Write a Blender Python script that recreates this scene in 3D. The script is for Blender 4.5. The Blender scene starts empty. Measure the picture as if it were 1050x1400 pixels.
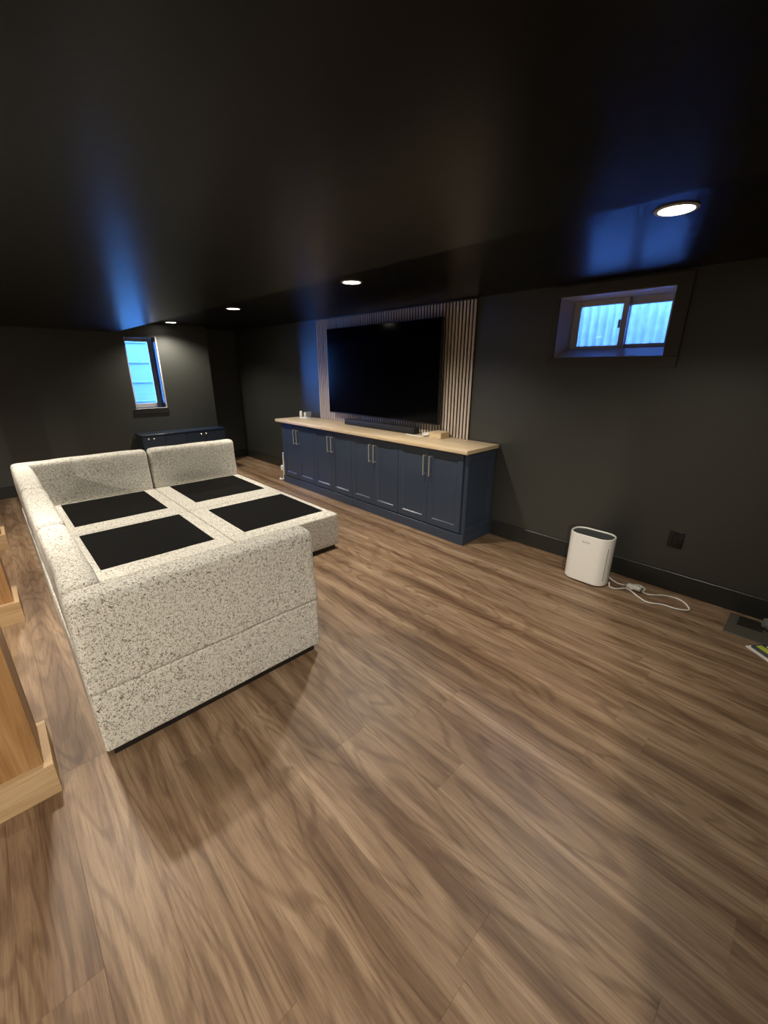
import bpy, bmesh, math, random
from mathutils import Vector, Matrix, noise

random.seed(7)
C = bpy.context.scene.collection
sc = bpy.context.scene

# ------------------------------------------------------------------ camera, world, exposure
FPX = 563.17
cam_d = bpy.data.cameras.new('camera')
cam_d.sensor_fit = 'VERTICAL'
cam_d.sensor_height = 36.0
cam_d.lens = FPX * 36.0 / 1400.0
cam_d.clip_start = 0.02
cam = bpy.data.objects.new('camera', cam_d)
C.objects.link(cam)
YAW, PITCH, ROLL = math.radians(46.543), math.radians(19.30), math.radians(0.048)
fw = Vector((-math.sin(YAW) * math.cos(PITCH), math.cos(YAW) * math.cos(PITCH), -math.sin(PITCH)))
r0 = Vector((math.cos(YAW), math.sin(YAW), 0))
u0 = r0.cross(fw)
rr = r0 * math.cos(ROLL) + u0 * math.sin(ROLL)
uu = -r0 * math.sin(ROLL) + u0 * math.cos(ROLL)
m = Matrix.Identity(4)
for i in range(3):
    m[i][0], m[i][1], m[i][2] = rr[i], uu[i], -fw[i]
m.translation = (0, 0, 1.6)
cam.matrix_world = m
sc.camera = cam

w = bpy.data.worlds.new('overcast_sky')
sc.world = w
w.use_nodes = True
bg = w.node_tree.nodes['Background']
bg.inputs[0].default_value = (0.070, 0.275, 1.0, 1)
bg.inputs[1].default_value = 62.0

sc.view_settings.view_transform = 'Standard'
sc.view_settings.look = 'None'
sc.view_settings.gamma = 1.0
sc.view_settings.use_curve_mapping = False
sc.view_settings.exposure = 0.0

LAMP_W = 158.0
LAMP_COL = (1.0, 0.91, 0.78)

# ------------------------------------------------------------------ room numbers (metres)
YW = 3.49          # television wall
XF = -7.05         # far wall with tall window
XR = 2.20          # wall on the right, out of frame
YB = -3.2          # wall behind, out of frame
ZH, ZL, YE = 2.205, 2.065, 1.565   # raised strip of ceiling, low ceiling, edge between them
YC = 2.81          # far wall stops here and steps back
XC = -7.50

# ------------------------------------------------------------------ materials
def nt(name):
    mt = bpy.data.materials.new(name)
    mt.use_nodes = True
    t = mt.node_tree
    return mt, t, t.nodes['Principled BSDF']

def N(t, kind, **kw):
    n = t.nodes.new(kind)
    for k, v in kw.items():
        if k.startswith('i_'):
            n.inputs[k[2:].replace('_', ' ')].default_value = v
        else:
            setattr(n, k, v)
    return n

def ramp(t, stops, interp='LINEAR'):
    n = t.nodes.new('ShaderNodeValToRGB')
    e = n.color_ramp.elements
    n.color_ramp.interpolation = interp
    e[0].position, e[0].color = stops[0][0], (*stops[0][1], 1)
    e[1].position, e[1].color = stops[-1][0], (*stops[-1][1], 1)
    for p, c in stops[1:-1]:
        x = e.new(p)
        x.color = (*c, 1)
    return n

def mixc(t, a, b, f, mode='MIX'):
    n = t.nodes.new('ShaderNodeMix')
    n.data_type = 'RGBA'
    n.blend_type = mode
    for s, v in ((0, f), (6, a), (7, b)):
        if isinstance(v, (int, float)):
            n.inputs[s].default_value = v
        elif isinstance(v, tuple):
            n.inputs[s].default_value = (*v, 1)
        else:
            t.links.new(v, n.inputs[s])
    return n.outputs[2]

def bump(t, b, h, strength, dist):
    n = t.nodes.new('ShaderNodeBump')
    n.inputs['Strength'].default_value = strength
    n.inputs['Distance'].default_value = dist
    t.links.new(h, n.inputs['Height'])
    t.links.new(n.outputs[0], b.inputs['Normal'])

def coords(t, scale=(1, 1, 1), rnd=0.0, kind='Object'):
    tc = t.nodes.new('ShaderNodeTexCoord')
    v = tc.outputs[kind]
    if rnd:
        oi = t.nodes.new('ShaderNodeObjectInfo')
        mu = N(t, 'ShaderNodeMath', operation='MULTIPLY')
        mu.inputs[1].default_value = rnd
        t.links.new(oi.outputs['Random'], mu.inputs[0])
        ad = N(t, 'ShaderNodeVectorMath', operation='ADD')
        t.links.new(v, ad.inputs[0])
        t.links.new(mu.outputs[0], ad.inputs[1])
        v = ad.outputs[0]
    mp = t.nodes.new('ShaderNodeMapping')
    mp.inputs['Scale'].default_value = scale
    t.links.new(v, mp.inputs['Vector'])
    return mp.outputs[0]

def plain(name, col, rough=0.5, metal=0.0, spec=0.5, coat=0.0, grain=0.0, gscale=40.0):
    mt, t, b = nt(name)
    b.inputs['Base Color'].default_value = (*col, 1)
    b.inputs['Roughness'].default_value = rough
    b.inputs['Metallic'].default_value = metal
    b.inputs['Specular IOR Level'].default_value = spec
    b.inputs['Coat Weight'].default_value = coat
    if grain:
        n = N(t, 'ShaderNodeTexNoise', i_Scale=gscale, i_Detail=3.0)
        t.links.new(coords(t), n.inputs['Vector'])
        d = tuple(c * (1 - grain) for c in col)
        l = tuple(min(1, c * (1 + grain)) for c in col)
        r = ramp(t, [(0.3, d), (0.7, l)])
        t.links.new(n.outputs[0], r.inputs[0])
        t.links.new(r.outputs[0], b.inputs['Base Color'])
        bump(t, b, n.outputs[0], 0.06, 0.004)
    return mt

def wood(name, dark, mid, light, axis=0, rough=0.4, sc_long=1.4, sc_cross=14.0, rnd=60.0):
    mt, t, b = nt(name)
    s = [sc_cross] * 3
    s[axis] = sc_long
    v = coords(t, tuple(s), rnd)
    n1 = N(t, 'ShaderNodeTexNoise', i_Scale=1.0, i_Detail=5.0, i_Roughness=0.6, i_Distortion=0.8)
    t.links.new(v, n1.inputs['Vector'])
    s2 = [sc_cross * 9] * 3
    s2[axis] = sc_long * 3
    n2 = N(t, 'ShaderNodeTexNoise', i_Scale=1.0, i_Detail=3.0)
    t.links.new(coords(t, tuple(s2), rnd), n2.inputs['Vector'])
    r = ramp(t, [(0.28, dark), (0.5, mid), (0.72, light)])
    t.links.new(n1.outputs[0], r.inputs[0])
    r2 = ramp(t, [(0.3, (0.72, 0.72, 0.72)), (0.6, (1, 1, 1))])
    t.links.new(n2.outputs[0], r2.inputs[0])
    t.links.new(mixc(t, r.outputs[0], r2.outputs[0], 0.7, 'MULTIPLY'), b.inputs['Base Color'])
    b.inputs['Roughness'].default_value = rough
    bump(t, b, n2.outputs[0], 0.12, 0.001)
    return mt

def floor_mat():
    mt, t, b = nt('vinyl_plank')
    oi = t.nodes.new('ShaderNodeObjectInfo')
    # one slow field gives the broad streaks; its contour lines give cathedral arcs and knots
    nA = N(t, 'ShaderNodeTexNoise', i_Scale=1.0, i_Detail=2.5, i_Roughness=0.45, i_Distortion=0.5)
    t.links.new(coords(t, (0.75, 5.0, 1.0), 90.0), nA.inputs['Vector'])
    mu = N(t, 'ShaderNodeMath', operation='MULTIPLY')
    mu.inputs[1].default_value = 85.0
    t.links.new(nA.outputs[0], mu.inputs[0])
    si = N(t, 'ShaderNodeMath', operation='SINE')
    t.links.new(mu.outputs[0], si.inputs[0])
    nB = N(t, 'ShaderNodeTexNoise', i_Scale=1.0, i_Detail=3.0, i_Roughness=0.5)
    gp = t.nodes.new('ShaderNodeNewGeometry')
    mpB = t.nodes.new('ShaderNodeMapping')
    mpB.inputs['Scale'].default_value = (0.38, 11.0, 1.0)
    t.links.new(gp.outputs['Position'], mpB.inputs['Vector'])
    t.links.new(mpB.outputs[0], nB.inputs['Vector'])
    n2 = N(t, 'ShaderNodeTexNoise', i_Scale=1.0, i_Detail=4.0, i_Roughness=0.7)
    t.links.new(coords(t, (7.0, 130.0, 1.0), 90.0), n2.inputs['Vector'])
    r1 = ramp(t, [(0.28, (0.140, 0.078, 0.041)), (0.44, (0.225, 0.143, 0.082)), (0.56, (0.300, 0.203, 0.124)), (0.74, (0.40, 0.286, 0.187))])
    t.links.new(nB.outputs[0], r1.inputs[0])
    rA = ramp(t, [(0.30, (0.66, 0.60, 0.56)), (0.44, (0.95, 0.94, 0.93)), (0.62, (1.04, 1.04, 1.04))])
    t.links.new(nA.outputs[0], rA.inputs[0])
    r3 = ramp(t, [(0.0, (0.66, 0.61, 0.57)), (0.5, (1.0, 1.0, 1.0))])
    ms = N(t, 'ShaderNodeMath', operation='MULTIPLY_ADD')
    ms.inputs[1].default_value = 0.5
    ms.inputs[2].default_value = 0.5
    t.links.new(si.outputs[0], ms.inputs[0])
    t.links.new(ms.outputs[0], r3.inputs[0])
    r2 = ramp(t, [(0.32, (0.62, 0.58, 0.55)), (0.56, (1.03, 1.03, 1.03))])
    t.links.new(n2.outputs[0], r2.inputs[0])
    c = mixc(t, r1.outputs[0], rA.outputs[0], 0.8, 'MULTIPLY')
    c = mixc(t, c, r3.outputs[0], 0.8, 'MULTIPLY')
    c = mixc(t, c, r2.outputs[0], 0.9, 'MULTIPLY')
    # plank to plank tone
    rt = ramp(t, [(0.0, (0.86, 0.84, 0.82)), (0.5, (1.0, 0.99, 0.98)), (1.0, (1.10, 1.10, 1.10))])
    t.links.new(oi.outputs['Random'], rt.inputs[0])
    c = mixc(t, c, rt.outputs[0], 0.3, 'MULTIPLY')
    t.links.new(c, b.inputs['Base Color'])
    b.inputs['Roughness'].default_value = 0.47
    b.inputs['Specular IOR Level'].default_value = 0.5
    bump(t, b, n2.outputs[0], 0.10, 0.0012)
    return mt

def tweed(name):
    mt, t, b = nt(name)
    v = coords(t, (1, 1, 1), 30.0)
    def dash(sx, sz):
        n = N(t, 'ShaderNodeTexNoise', i_Scale=1.0, i_Detail=2.0, i_Roughness=0.55)
        t.links.new(coords(t, (sx, sx, sz), 30.0), n.inputs['Vector'])
        return n
    d1, d2 = dash(320.0, 130.0), dash(140.0, 330.0)
    mn = N(t, 'ShaderNodeMath', operation='MINIMUM')
    t.links.new(d1.outputs[0], mn.inputs[0])
    t.links.new(d2.outputs[0], mn.inputs[1])
    nc = N(t, 'ShaderNodeTexNoise', i_Scale=75.0, i_Detail=2.0)
    t.links.new(v, nc.inputs['Vector'])
    vor = N(t, 'ShaderNodeMath', operation='MULTIPLY_ADD')
    vor.inputs[1].default_value = 0.35
    t.links.new(nc.outputs[0], vor.inputs[0])
    t.links.new(mn.outputs[0], vor.inputs[2])
    n2 = N(t, 'ShaderNodeTexNoise', i_Scale=260.0, i_Detail=2.0)
    t.links.new(v, n2.inputs['Vector'])
    n3 = N(t, 'ShaderNodeTexNoise', i_Scale=40.0, i_Detail=2.0)
    t.links.new(v, n3.inputs['Vector'])
    fl = ramp(t, [(0.54, (1, 1, 1)), (0.605, (0, 0, 0))])
    t.links.new(vor.outputs[0], fl.inputs[0])
    base = ramp(t, [(0.3, (0.56, 0.54, 0.475)), (0.65, (0.82, 0.80, 0.725))])
    t.links.new(n2.outputs[0], base.inputs[0])
    dk = ramp(t, [(0.35, (0.085, 0.066, 0.042)), (0.65, (0.25, 0.205, 0.14))])
    t.links.new(n3.outputs[0], dk.inputs[0])
    t.links.new(mixc(t, base.outputs[0], dk.outputs[0], fl.outputs[0]), b.inputs['Base Color'])
    b.inputs['Roughness'].default_value = 0.95
    b.inputs['Specular IOR Level'].default_value = 0.15
    b.inputs['Sheen Weight'].default_value = 0.15
    ad = N(t, 'ShaderNodeMath', operation='ADD')
    t.links.new(vor.outputs[0], ad.inputs[0])
    t.links.new(n2.outputs[0], ad.inputs[1])
    bump(t, b, ad.outputs[0], 0.5, 0.004)
    return mt

def pane_mat():
    mt = bpy.data.materials.new('window_glass')
    mt.use_nodes = True
    t = mt.node_tree
    t.nodes.clear()
    out = t.nodes.new('ShaderNodeOutputMaterial')
    tr = t.nodes.new('ShaderNodeBsdfTransparent')
    tr.inputs[0].default_value = (0.94, 0.97, 0.97, 1)
    gl = t.nodes.new('ShaderNodeBsdfGlossy')
    gl.inputs['Roughness'].default_value = 0.02
    fr = t.nodes.new('ShaderNodeFresnel')
    fr.inputs[0].default_value = 1.45
    mx = t.nodes.new('ShaderNodeMixShader')
    t.links.new(fr.outputs[0], mx.inputs[0])
    t.links.new(tr.outputs[0], mx.inputs[1])
    t.links.new(gl.outputs[0], mx.inputs[2])
    t.links.new(mx.outputs[0], out.inputs[0])
    return mt

def glow(name, col, s):
    mt = bpy.data.materials.new(name)
    mt.use_nodes = True
    t = mt.node_tree
    b = t.nodes['Principled BSDF']
    b.inputs['Base Color'].default_value = (*col, 1)
    b.inputs['Emission Color'].default_value = (*col, 1)
    b.inputs['Emission Strength'].default_value = s
    return mt

M = dict(
    wall=plain('dark_wall_paint', (0.029, 0.0315, 0.0265), 0.46, spec=0.95, grain=0.06, gscale=60),
    ceil=plain('black_ceiling_paint', (0.0020, 0.0017, 0.0014), 0.31, spec=0.17, grain=0.06, gscale=30),
    trim=plain('dark_trim_paint', (0.022, 0.023, 0.020), 0.33),
    jamb=plain('dark_gloss_trim_paint', (0.020, 0.022, 0.026), 0.20),
    reveal=plain('grey_gloss_reveal', (0.48, 0.48, 0.50), 0.22),
    floor=floor_mat(),
    sub=plain('floor_base', (0.05, 0.032, 0.02), 0.8),
    fabric=tweed('tweed_fabric'),
    black_cloth=plain('black_deck_cloth', (0.0045, 0.0043, 0.0039), 0.9, spec=0.1, grain=0.25, gscale=120),
    plinth=plain('black_plinth', (0.012, 0.010, 0.009), 0.5),
    oak=wood('oak_veneer', (0.26, 0.13, 0.047), (0.38, 0.205, 0.080), (0.48, 0.28, 0.125), 2, 0.45),
    oakx=wood('pale_oak_board_x', (0.42, 0.27, 0.13), (0.52, 0.35, 0.185), (0.60, 0.43, 0.25), 0, 0.5),
    oaky=wood('pale_oak_board_y', (0.42, 0.27, 0.13), (0.52, 0.35, 0.185), (0.60, 0.43, 0.25), 1, 0.5),
    counter=wood('butcher_block', (0.64, 0.475, 0.285), (0.75, 0.585, 0.375), (0.82, 0.665, 0.455), 0, 0.35, 2.0, 22.0),
    slat=wood('oak_slat', (0.50, 0.41, 0.33), (0.62, 0.53, 0.44), (0.70, 0.61, 0.52), 2, 0.5),
    felt=plain('black_felt', (0.006, 0.006, 0.006), 0.95, spec=0.1),
    navy=plain('navy_paint', (0.036, 0.052, 0.083), 0.30),
    navy_top=plain('navy_gloss_top', (0.016, 0.026, 0.05), 0.22),
    nickel=plain('brushed_nickel', (0.80, 0.75, 0.66), 0.42, 0.9),
    screen=plain('tv_screen', (0.0012, 0.0012, 0.0016), 0.12, spec=0.16),
    bezel=plain('tv_bezel', (0.006, 0.006, 0.007), 0.35),
    soundbar=plain('soundbar_mesh', (0.014, 0.015, 0.017), 0.7, grain=0.4, gscale=500),
    white=plain('white_plastic', (0.88, 0.87, 0.82), 0.35),
    grill=plain('grey_grill', (0.075, 0.082, 0.08), 0.5),
    grey=plain('grey_print', (0.36, 0.36, 0.36), 0.5),
    vinyl=plain('window_vinyl', (0.46, 0.46, 0.48), 0.35),
    glass=pane_mat(),
    steel=plain('galvanised_steel', (0.37, 0.275, 0.30), 0.55, 0.0, grain=0.12, gscale=14),
    gravel=plain('gravel', (0.4, 0.4, 0.4), 0.9, grain=0.4, gscale=30),
    siding=plain('pale_siding', (0.135, 0.115, 0.096), 0.55, grain=0.03),
    soil=plain('bare_ground', (0.2, 0.2, 0.16), 0.9, grain=0.3, gscale=6),
    outlet=plain('black_plastic', (0.010, 0.010, 0.010), 0.22),
    lens=glow('lamp_lens', (1.0, 0.93, 0.80), 14.0),
    lamp_trim=plain('lamp_trim', (0.55, 0.53, 0.48), 0.4),
    clear=None,
    lime=plain('lime_plastic', (0.50, 0.58, 0.06), 0.4),
    paper=plain('white_paper', (0.78, 0.76, 0.70), 0.7),
    dark_metal=plain('dark_metal', (0.085, 0.078, 0.062), 0.35),
    casing=plain('window_casing_paint', (0.062, 0.060, 0.052), 0.4),
    slate=plain('slate_plastic', (0.05, 0.065, 0.07), 0.35),
    slot_shade=plain('black_slot_shade', (0.001, 0.001, 0.001), 1.0, spec=0.0),
)

def drink_glass():
    mt, t, b = nt('clear_glass')
    b.inputs['Base Color'].default_value = (0.95, 0.97, 1, 1)
    b.inputs['Roughness'].default_value = 0.03
    b.inputs['Transmission Weight'].default_value = 0.9
    b.inputs['IOR'].default_value = 1.4
    return mt
M['clear'] = drink_glass()

# ------------------------------------------------------------------ mesh helpers
def link(name, me, mat, parent=None, loc=(0, 0, 0)):
    o = bpy.data.objects.new(name, me)
    C.objects.link(o)
    if mat is not None and not me.materials:
        me.materials.append(mat)
    o.location = loc
    if parent is not None:
        o.parent = parent
    return o

def finish(bm, name, smooth=False, angle=40):
    bmesh.ops.recalc_face_normals(bm, faces=bm.faces)
    me = bpy.data.meshes.new(name)
    if smooth:
        for f in bm.faces:
            f.smooth = True
        for e in bm.edges:
            if len(e.link_faces) == 2 and e.calc_face_angle(0) > math.radians(angle):
                e.smooth = False
    bm.to_mesh(me)
    bm.free()
    return me

def box(bm, a, b, bev=0.0, seg=1):
    vs = [bm.verts.new((x, y, z)) for x in (a[0], b[0]) for y in (a[1], b[1]) for z in (a[2], b[2])]
    q = [(0, 1, 3, 2), (4, 6, 7, 5), (0, 4, 5, 1), (2, 3, 7, 6), (0, 2, 6, 4), (1, 5, 7, 3)]
    fs = [bm.faces.new([vs[i] for i in k]) for k in q]
    if bev:
        es = {e for f in fs for e in f.edges}
        bmesh.ops.bevel(bm, geom=list(es), offset=bev, segments=seg, affect='EDGES', profile=0.5)

def boxobj(name, a, b, mat, parent=None, bev=0.0, seg=1, origin=None):
    """one box from corner a to corner b; its origin at the middle of its base unless given (parent space)"""
    o = Vector(origin) if origin else Vector(((a[0] + b[0]) / 2, (a[1] + b[1]) / 2, min(a[2], b[2])))
    bm = bmesh.new()
    box(bm, Vector(a) - o, Vector(b) - o, bev, seg)
    return link(name, finish(bm, name, seg > 1, 50), mat, parent, o)

def cyl(bm, r0_, r1_, p0, p1, n=20, cap=True):
    p0, p1 = Vector(p0), Vector(p1)
    ax = (p1 - p0).normalized()
    q = ax.to_track_quat('Z', 'Y')
    R = []
    for p, r in ((p0, r0_), (p1, r1_)):
        R.append([bm.verts.new(p + q @ Vector((r * math.cos(2 * math.pi * i / n), r * math.sin(2 * math.pi * i / n), 0))) for i in range(n)])
    for i in range(n):
        j = (i + 1) % n
        bm.faces.new((R[0][i], R[0][j], R[1][j], R[1][i]))
    if cap:
        bm.faces.new(R[0][::-1])
        bm.faces.new(R[1])

def lathe(bm, prof, n=24, cx=0, cy=0):
    rings = []
    for r, z in prof:
        if r < 1e-6:
            rings.append([bm.verts.new((cx, cy, z))])
        else:
            rings.append([bm.verts.new((cx + r * math.cos(2 * math.pi * i / n), cy + r * math.sin(2 * math.pi * i / n), z)) for i in range(n)])
    for A, B in zip(rings, rings[1:]):
        for i in range(n):
            j = (i + 1) % n
            if len(A) == 1 and len(B) > 1:
                bm.faces.new((A[0], B[i], B[j]))
            elif len(B) == 1 and len(A) > 1:
                bm.faces.new((A[i], B[0], A[j]))
            elif len(A) > 1:
                bm.faces.new((A[i], A[j], B[j], B[i]))

def tube(bm, pts, r, n=8, closed=False):
    """smooth tube through pts (Catmull-Rom)"""
    P = [Vector(p) for p in pts]
    path = []
    for i in range(len(P) - 1):
        p0, p1, p2, p3 = P[max(i - 1, 0)], P[i], P[i + 1], P[min(i + 2, len(P) - 1)]
        for k in range(6):
            t = k / 6
            path.append(0.5 * ((2 * p1) + (p2 - p0) * t + (2 * p0 - 5 * p1 + 4 * p2 - p3) * t * t + (-p0 + 3 * p1 - 3 * p2 + p3) * t ** 3))
    path.append(P[-1])
    rings = []
    up = Vector((0, 0, 1))
    for i, p in enumerate(path):
        d = (path[min(i + 1, len(path) - 1)] - path[max(i - 1, 0)]).normalized()
        s = d.cross(up)
        s = s.normalized() if s.length > 1e-3 else Vector((1, 0, 0))
        v = s.cross(d).normalized()
        rings.append([bm.verts.new(p + (s * math.cos(2 * math.pi * k / n) + v * math.sin(2 * math.pi * k / n)) * r) for k in range(n)])
    for A, B in zip(rings, rings[1:]):
        for i in range(n):
            j = (i + 1) % n
            bm.faces.new((A[i], A[j], B[j], B[i]))
    bm.faces.new(rings[0][::-1])
    bm.faces.new(rings[-1])

def softbox(a, b, r, wob=0.003, step=0.06, seed=0, puff=0.0, name='cushion', rb=None):
    """rounded upholstered block: edge radius r, slight unevenness, optional puffed faces"""
    a, b = Vector(a), Vector(b)
    c, h = (a + b) / 2, (b - a) / 2
    ax = []
    for i in range(3):
        rl = min(r, h[i] * 0.98)
        inner = h[i] - rl
        k = max(2, int(round(2 * inner / step)))
        mid = [-inner + 2 * inner * j / k for j in range(k + 1)]
        edge = [inner + rl * math.tan(math.radians(45) * j / 4) for j in range(1, 5)]
        ax.append([-e for e in edge[::-1]] + mid + edge)
    bm = bmesh.new()
    vd = {}
    def V(i, j, k):
        key = (i, j, k)
        if key not in vd:
            p = Vector((ax[0][i], ax[1][j], ax[2][k]))
            u = max(0.0, min(1.0, (p.z + h.z) / (1.2 * h.z)))
            re = r if rb is None else rb + (r - rb) * u * u * (3 - 2 * u)
            rl = [min(re, h[q] * 0.98) for q in range(3)]
            inn = Vector([max(-(h[q] - rl[q]), min(h[q] - rl[q], p[q])) for q in range(3)])
            d = p - inn
            d = d.normalized() if d.length > 1e-9 else Vector((0, 0, 0))
            s = inn + Vector([d[q] * rl[q] for q in range(3)])
            e = wob * noise.noise((s + c) * 5.0 + Vector((seed, seed * 2, 0)))
            f = 1.0
            for q in range(3):
                if abs(d[q]) < 0.5:
                    f *= max(0.0, 1 - (s[q] / h[q]) ** 2)
            vd[key] = bm.verts.new(s + d * (e + puff * f))
        return vd[key]
    n = [len(x) - 1 for x in ax]
    def quad(*k):
        vs = [V(*q) for q in k]
        if len(set(vs)) == 4:
            bm.faces.new(vs)
    for i in range(n[0]):
        for j in range(n[1]):
            for k in (0, n[2]):
                quad((i, j, k), (i + 1, j, k), (i + 1, j + 1, k), (i, j + 1, k))
    for i in range(n[0]):
        for k in range(n[2]):
            for j in (0, n[1]):
                quad((i, j, k), (i + 1, j, k), (i + 1, j, k + 1), (i, j, k + 1))
    for j in range(n[1]):
        for k in range(n[2]):
            for i in (0, n[0]):
                quad((i, j, k), (i, j + 1, k), (i, j + 1, k + 1), (i, j, k + 1))
    return finish(bm, name, True, 80), c

def soft(name, a, b, r, mat, parent, **kw):
    me, c = softbox(a, b, r, name=name, **kw)
    return link(name, me, mat, parent, c - (parent.location if parent else Vector()))

def thing(name, label, cat, loc=(0, 0, 0), group=None, kind=None):
    o = bpy.data.objects.new(name, None)
    C.objects.link(o)
    o.empty_display_size = 0.1
    o.location = loc
    o['label'] = label
    o['category'] = cat
    if group:
        o['group'] = group
    if kind:
        o['kind'] = kind
    return o

def tag(o, label, cat, group=None):
    o['label'] = label
    o['category'] = cat
    if group:
        o['group'] = group
    return o

def struct(name, boxes, mat, bev=0.0):
    bm = bmesh.new()
    for a, b in boxes:
        box(bm, a, b, bev)
    o = link(name, finish(bm, name), mat)
    o['kind'] = 'structure'
    return o

def local(parent, p):
    return Vector(p) - parent.location

# ------------------------------------------------------------------ floor with planks
floor = struct('floor', [((XC - 0.2, YB - 0.2, -0.15), (XR + 0.2, YW + 0.25, -0.006))], M['sub'])
PW, PL = 0.18, 1.22
fixed = {1: -1.55, 0: -0.60, 6: -1.04, 5: -0.72}      # a butt joint seen in that row
plank_mesh = {}
def plank(x0, x1, y0, y1):
    key = (round(x1 - x0, 3), round(y1 - y0, 3))
    if key not in plank_mesh:
        bm = bmesh.new()
        hx, hy = (x1 - x0) / 2 - 0.00005, (y1 - y0) / 2 - 0.00005
        c = 0.0005
        lo = [bm.verts.new((sx * hx, sy * hy, -0.0059)) for sx, sy in ((-1, -1), (1, -1), (1, 1), (-1, 1))]
        mi = [bm.verts.new((sx * hx, sy * hy, -c)) for sx, sy in ((-1, -1), (1, -1), (1, 1), (-1, 1))]
        hi = [bm.verts.new((sx * (hx - c), sy * (hy - c), 0)) for sx, sy in ((-1, -1), (1, -1), (1, 1), (-1, 1))]
        for A, B in ((lo, mi), (mi, hi)):
            for i in range(4):
                bm.faces.new((A[i], A[(i + 1) % 4], B[(i + 1) % 4], B[i]))
        bm.faces.new(hi)
        plank_mesh[key] = finish(bm, 'plank')
    link('plank', plank_mesh[key], M['floor'], floor, ((x0 + x1) / 2, (y0 + y1) / 2, 0))
XPL0, XPR = XC, 1.3
for k in range(-9, 19):
    y0 = 0.07 + PW * k
    y1 = min(y0 + PW, YW)
    if y0 > YW - 0.02:
        continue
    j = fixed.get(k, XPL0 + random.choice((0.2, 0.41, 0.62, 0.83, 1.04, 1.22)) + random.uniform(-0.05, 0.05))
    while j > XPL0 + 0.05:
        j -= PL
    x = j
    while x < XPR - 1e-6:
        a, b = max(x, XPL0), min(x + PL, XPR)
        if b - a > 0.02:
            plank(a, b, y0, y1)
        x += PL
struct('floor.001', [((XC, YB, -0.006), (1.3, 0.07 - 9 * PW, 0.0)), ((1.3, YB, -0.006), (XR, YW, 0.0))], M['floor'])

# ------------------------------------------------------------------ walls, ceiling
W1 = dict(x0=-1.662, x1=-0.882, z0=1.678, z1=2.116)      # small window in the television wall
W2 = dict(y0=1.634, y1=2.047, z0=1.017, z1=2.0147)        # tall window in the far wall
TH = 0.24
ZT = 2.5
struct('wall_back', [
    ((XC - TH, YW, -0.1), (W1['x0'], YW + TH, ZT)), ((W1['x1'], YW, -0.1), (XR + TH, YW + TH, ZT)),
    ((W1['x0'], YW, -0.1), (W1['x1'], YW + TH, W1['z0'])), ((W1['x0'], YW, W1['z1']), (W1['x1'], YW + TH, ZT))], M['wall'])
struct('wall_left', [
    ((XF - TH, YB - TH, -0.1), (XF, W2['y0'], ZT)), ((XF - TH, W2['y1'], -0.1), (XF, YC, ZT)),
    ((XF - TH, W2['y0'], -0.1), (XF, W2['y1'], W2['z0'])), ((XF - TH, W2['y0'], W2['z1']), (XF, W2['y1'], ZT)),
    ((XC - TH, YC - TH, -0.1), (XF - TH, YC, ZT)), ((XC - TH, YC, -0.1), (XC, YW, ZT))], M['wall'])
struct('wall_right', [((XR, YB - TH, -0.1), (XR + TH, YW, ZT))], M['wall'])
struct('wall_front', [((XF - TH, YB - TH, -0.1), (XR, YB, ZT))], M['wall'])
struct('wall_end_added', [((0.52, -0.27, 0.0), (XR, -0.15, ZL))], M['wall'])  # unseen wall end, added to cast the shadow edge on the floor
struct('ceiling', [((XC - TH, YE, ZH), (XR + TH, YW, ZT)), ((XF, YB, ZL), (XR, YE, ZT))], M['ceil'])

BZ, BT = 0.150, 0.016
def baseboard(name, a, b):
    bm = bmesh.new()
    box(bm, a, b, 0.004, 1)
    o = link(name, finish(bm, name), M['trim'])
    o['kind'] = 'structure'
baseboard('baseboard_back', (-2.085, YW - BT, 0), (XR - BT, YW - 0.0002, BZ))
baseboard('baseboard_back.001', (XC + BT, YW - BT, 0), (-5.36, YW - 0.0002, BZ))
baseboard('baseboard_left', (XF + 0.0002, YB + BT, 0), (XF + BT, YC, BZ))
baseboard('baseboard_left.001', (XC + 0.0002, YC, 0), (XC + BT, YW - BT, BZ))
baseboard('baseboard_right', (XR - BT, YB + BT, 0), (XR - 0.0002, YW - BT, BZ))

# ------------------------------------------------------------------ small slider window in the television wall
YG = 3.63
win = bpy.data.objects.new('window_1', None)
C.objects.link(win)
win.location = (-1.27, YW, 1.678)
win['kind'] = 'structure'
L = lambda p: local(win, p)
def wb(name, a, b, mat, parent=None, bev=0.0):
    p = parent or win
    off = win.location
    a, b = Vector(a) - off, Vector(b) - off
    if parent is not None:
        a -= parent.location
        b -= parent.location
    return boxobj(name, a, b, mat, p, bev)
cw = 0.09
for a, b in (((W1['x0'] - cw + 0.03, YW - 0.016, W1['z0'] - 0.075), (W1['x1'] + cw, YW - 0.0005, W1['z0'])),
             ((W1['x0'] - cw + 0.03, YW - 0.016, W1['z1']), (W1['x1'] + cw, YW - 0.0005, W1['z1'] + 0.075)),
             ((W1['x0'] - cw + 0.03, YW - 0.016, W1['z0']), (W1['x0'], YW - 0.0005, W1['z1'])),
             ((W1['x1'], YW - 0.016, W1['z0']), (W1['x1'] + cw, YW - 0.0005, W1['z1']))):
    wb('casing', a, b, M['casing'], None, 0.003)
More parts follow.
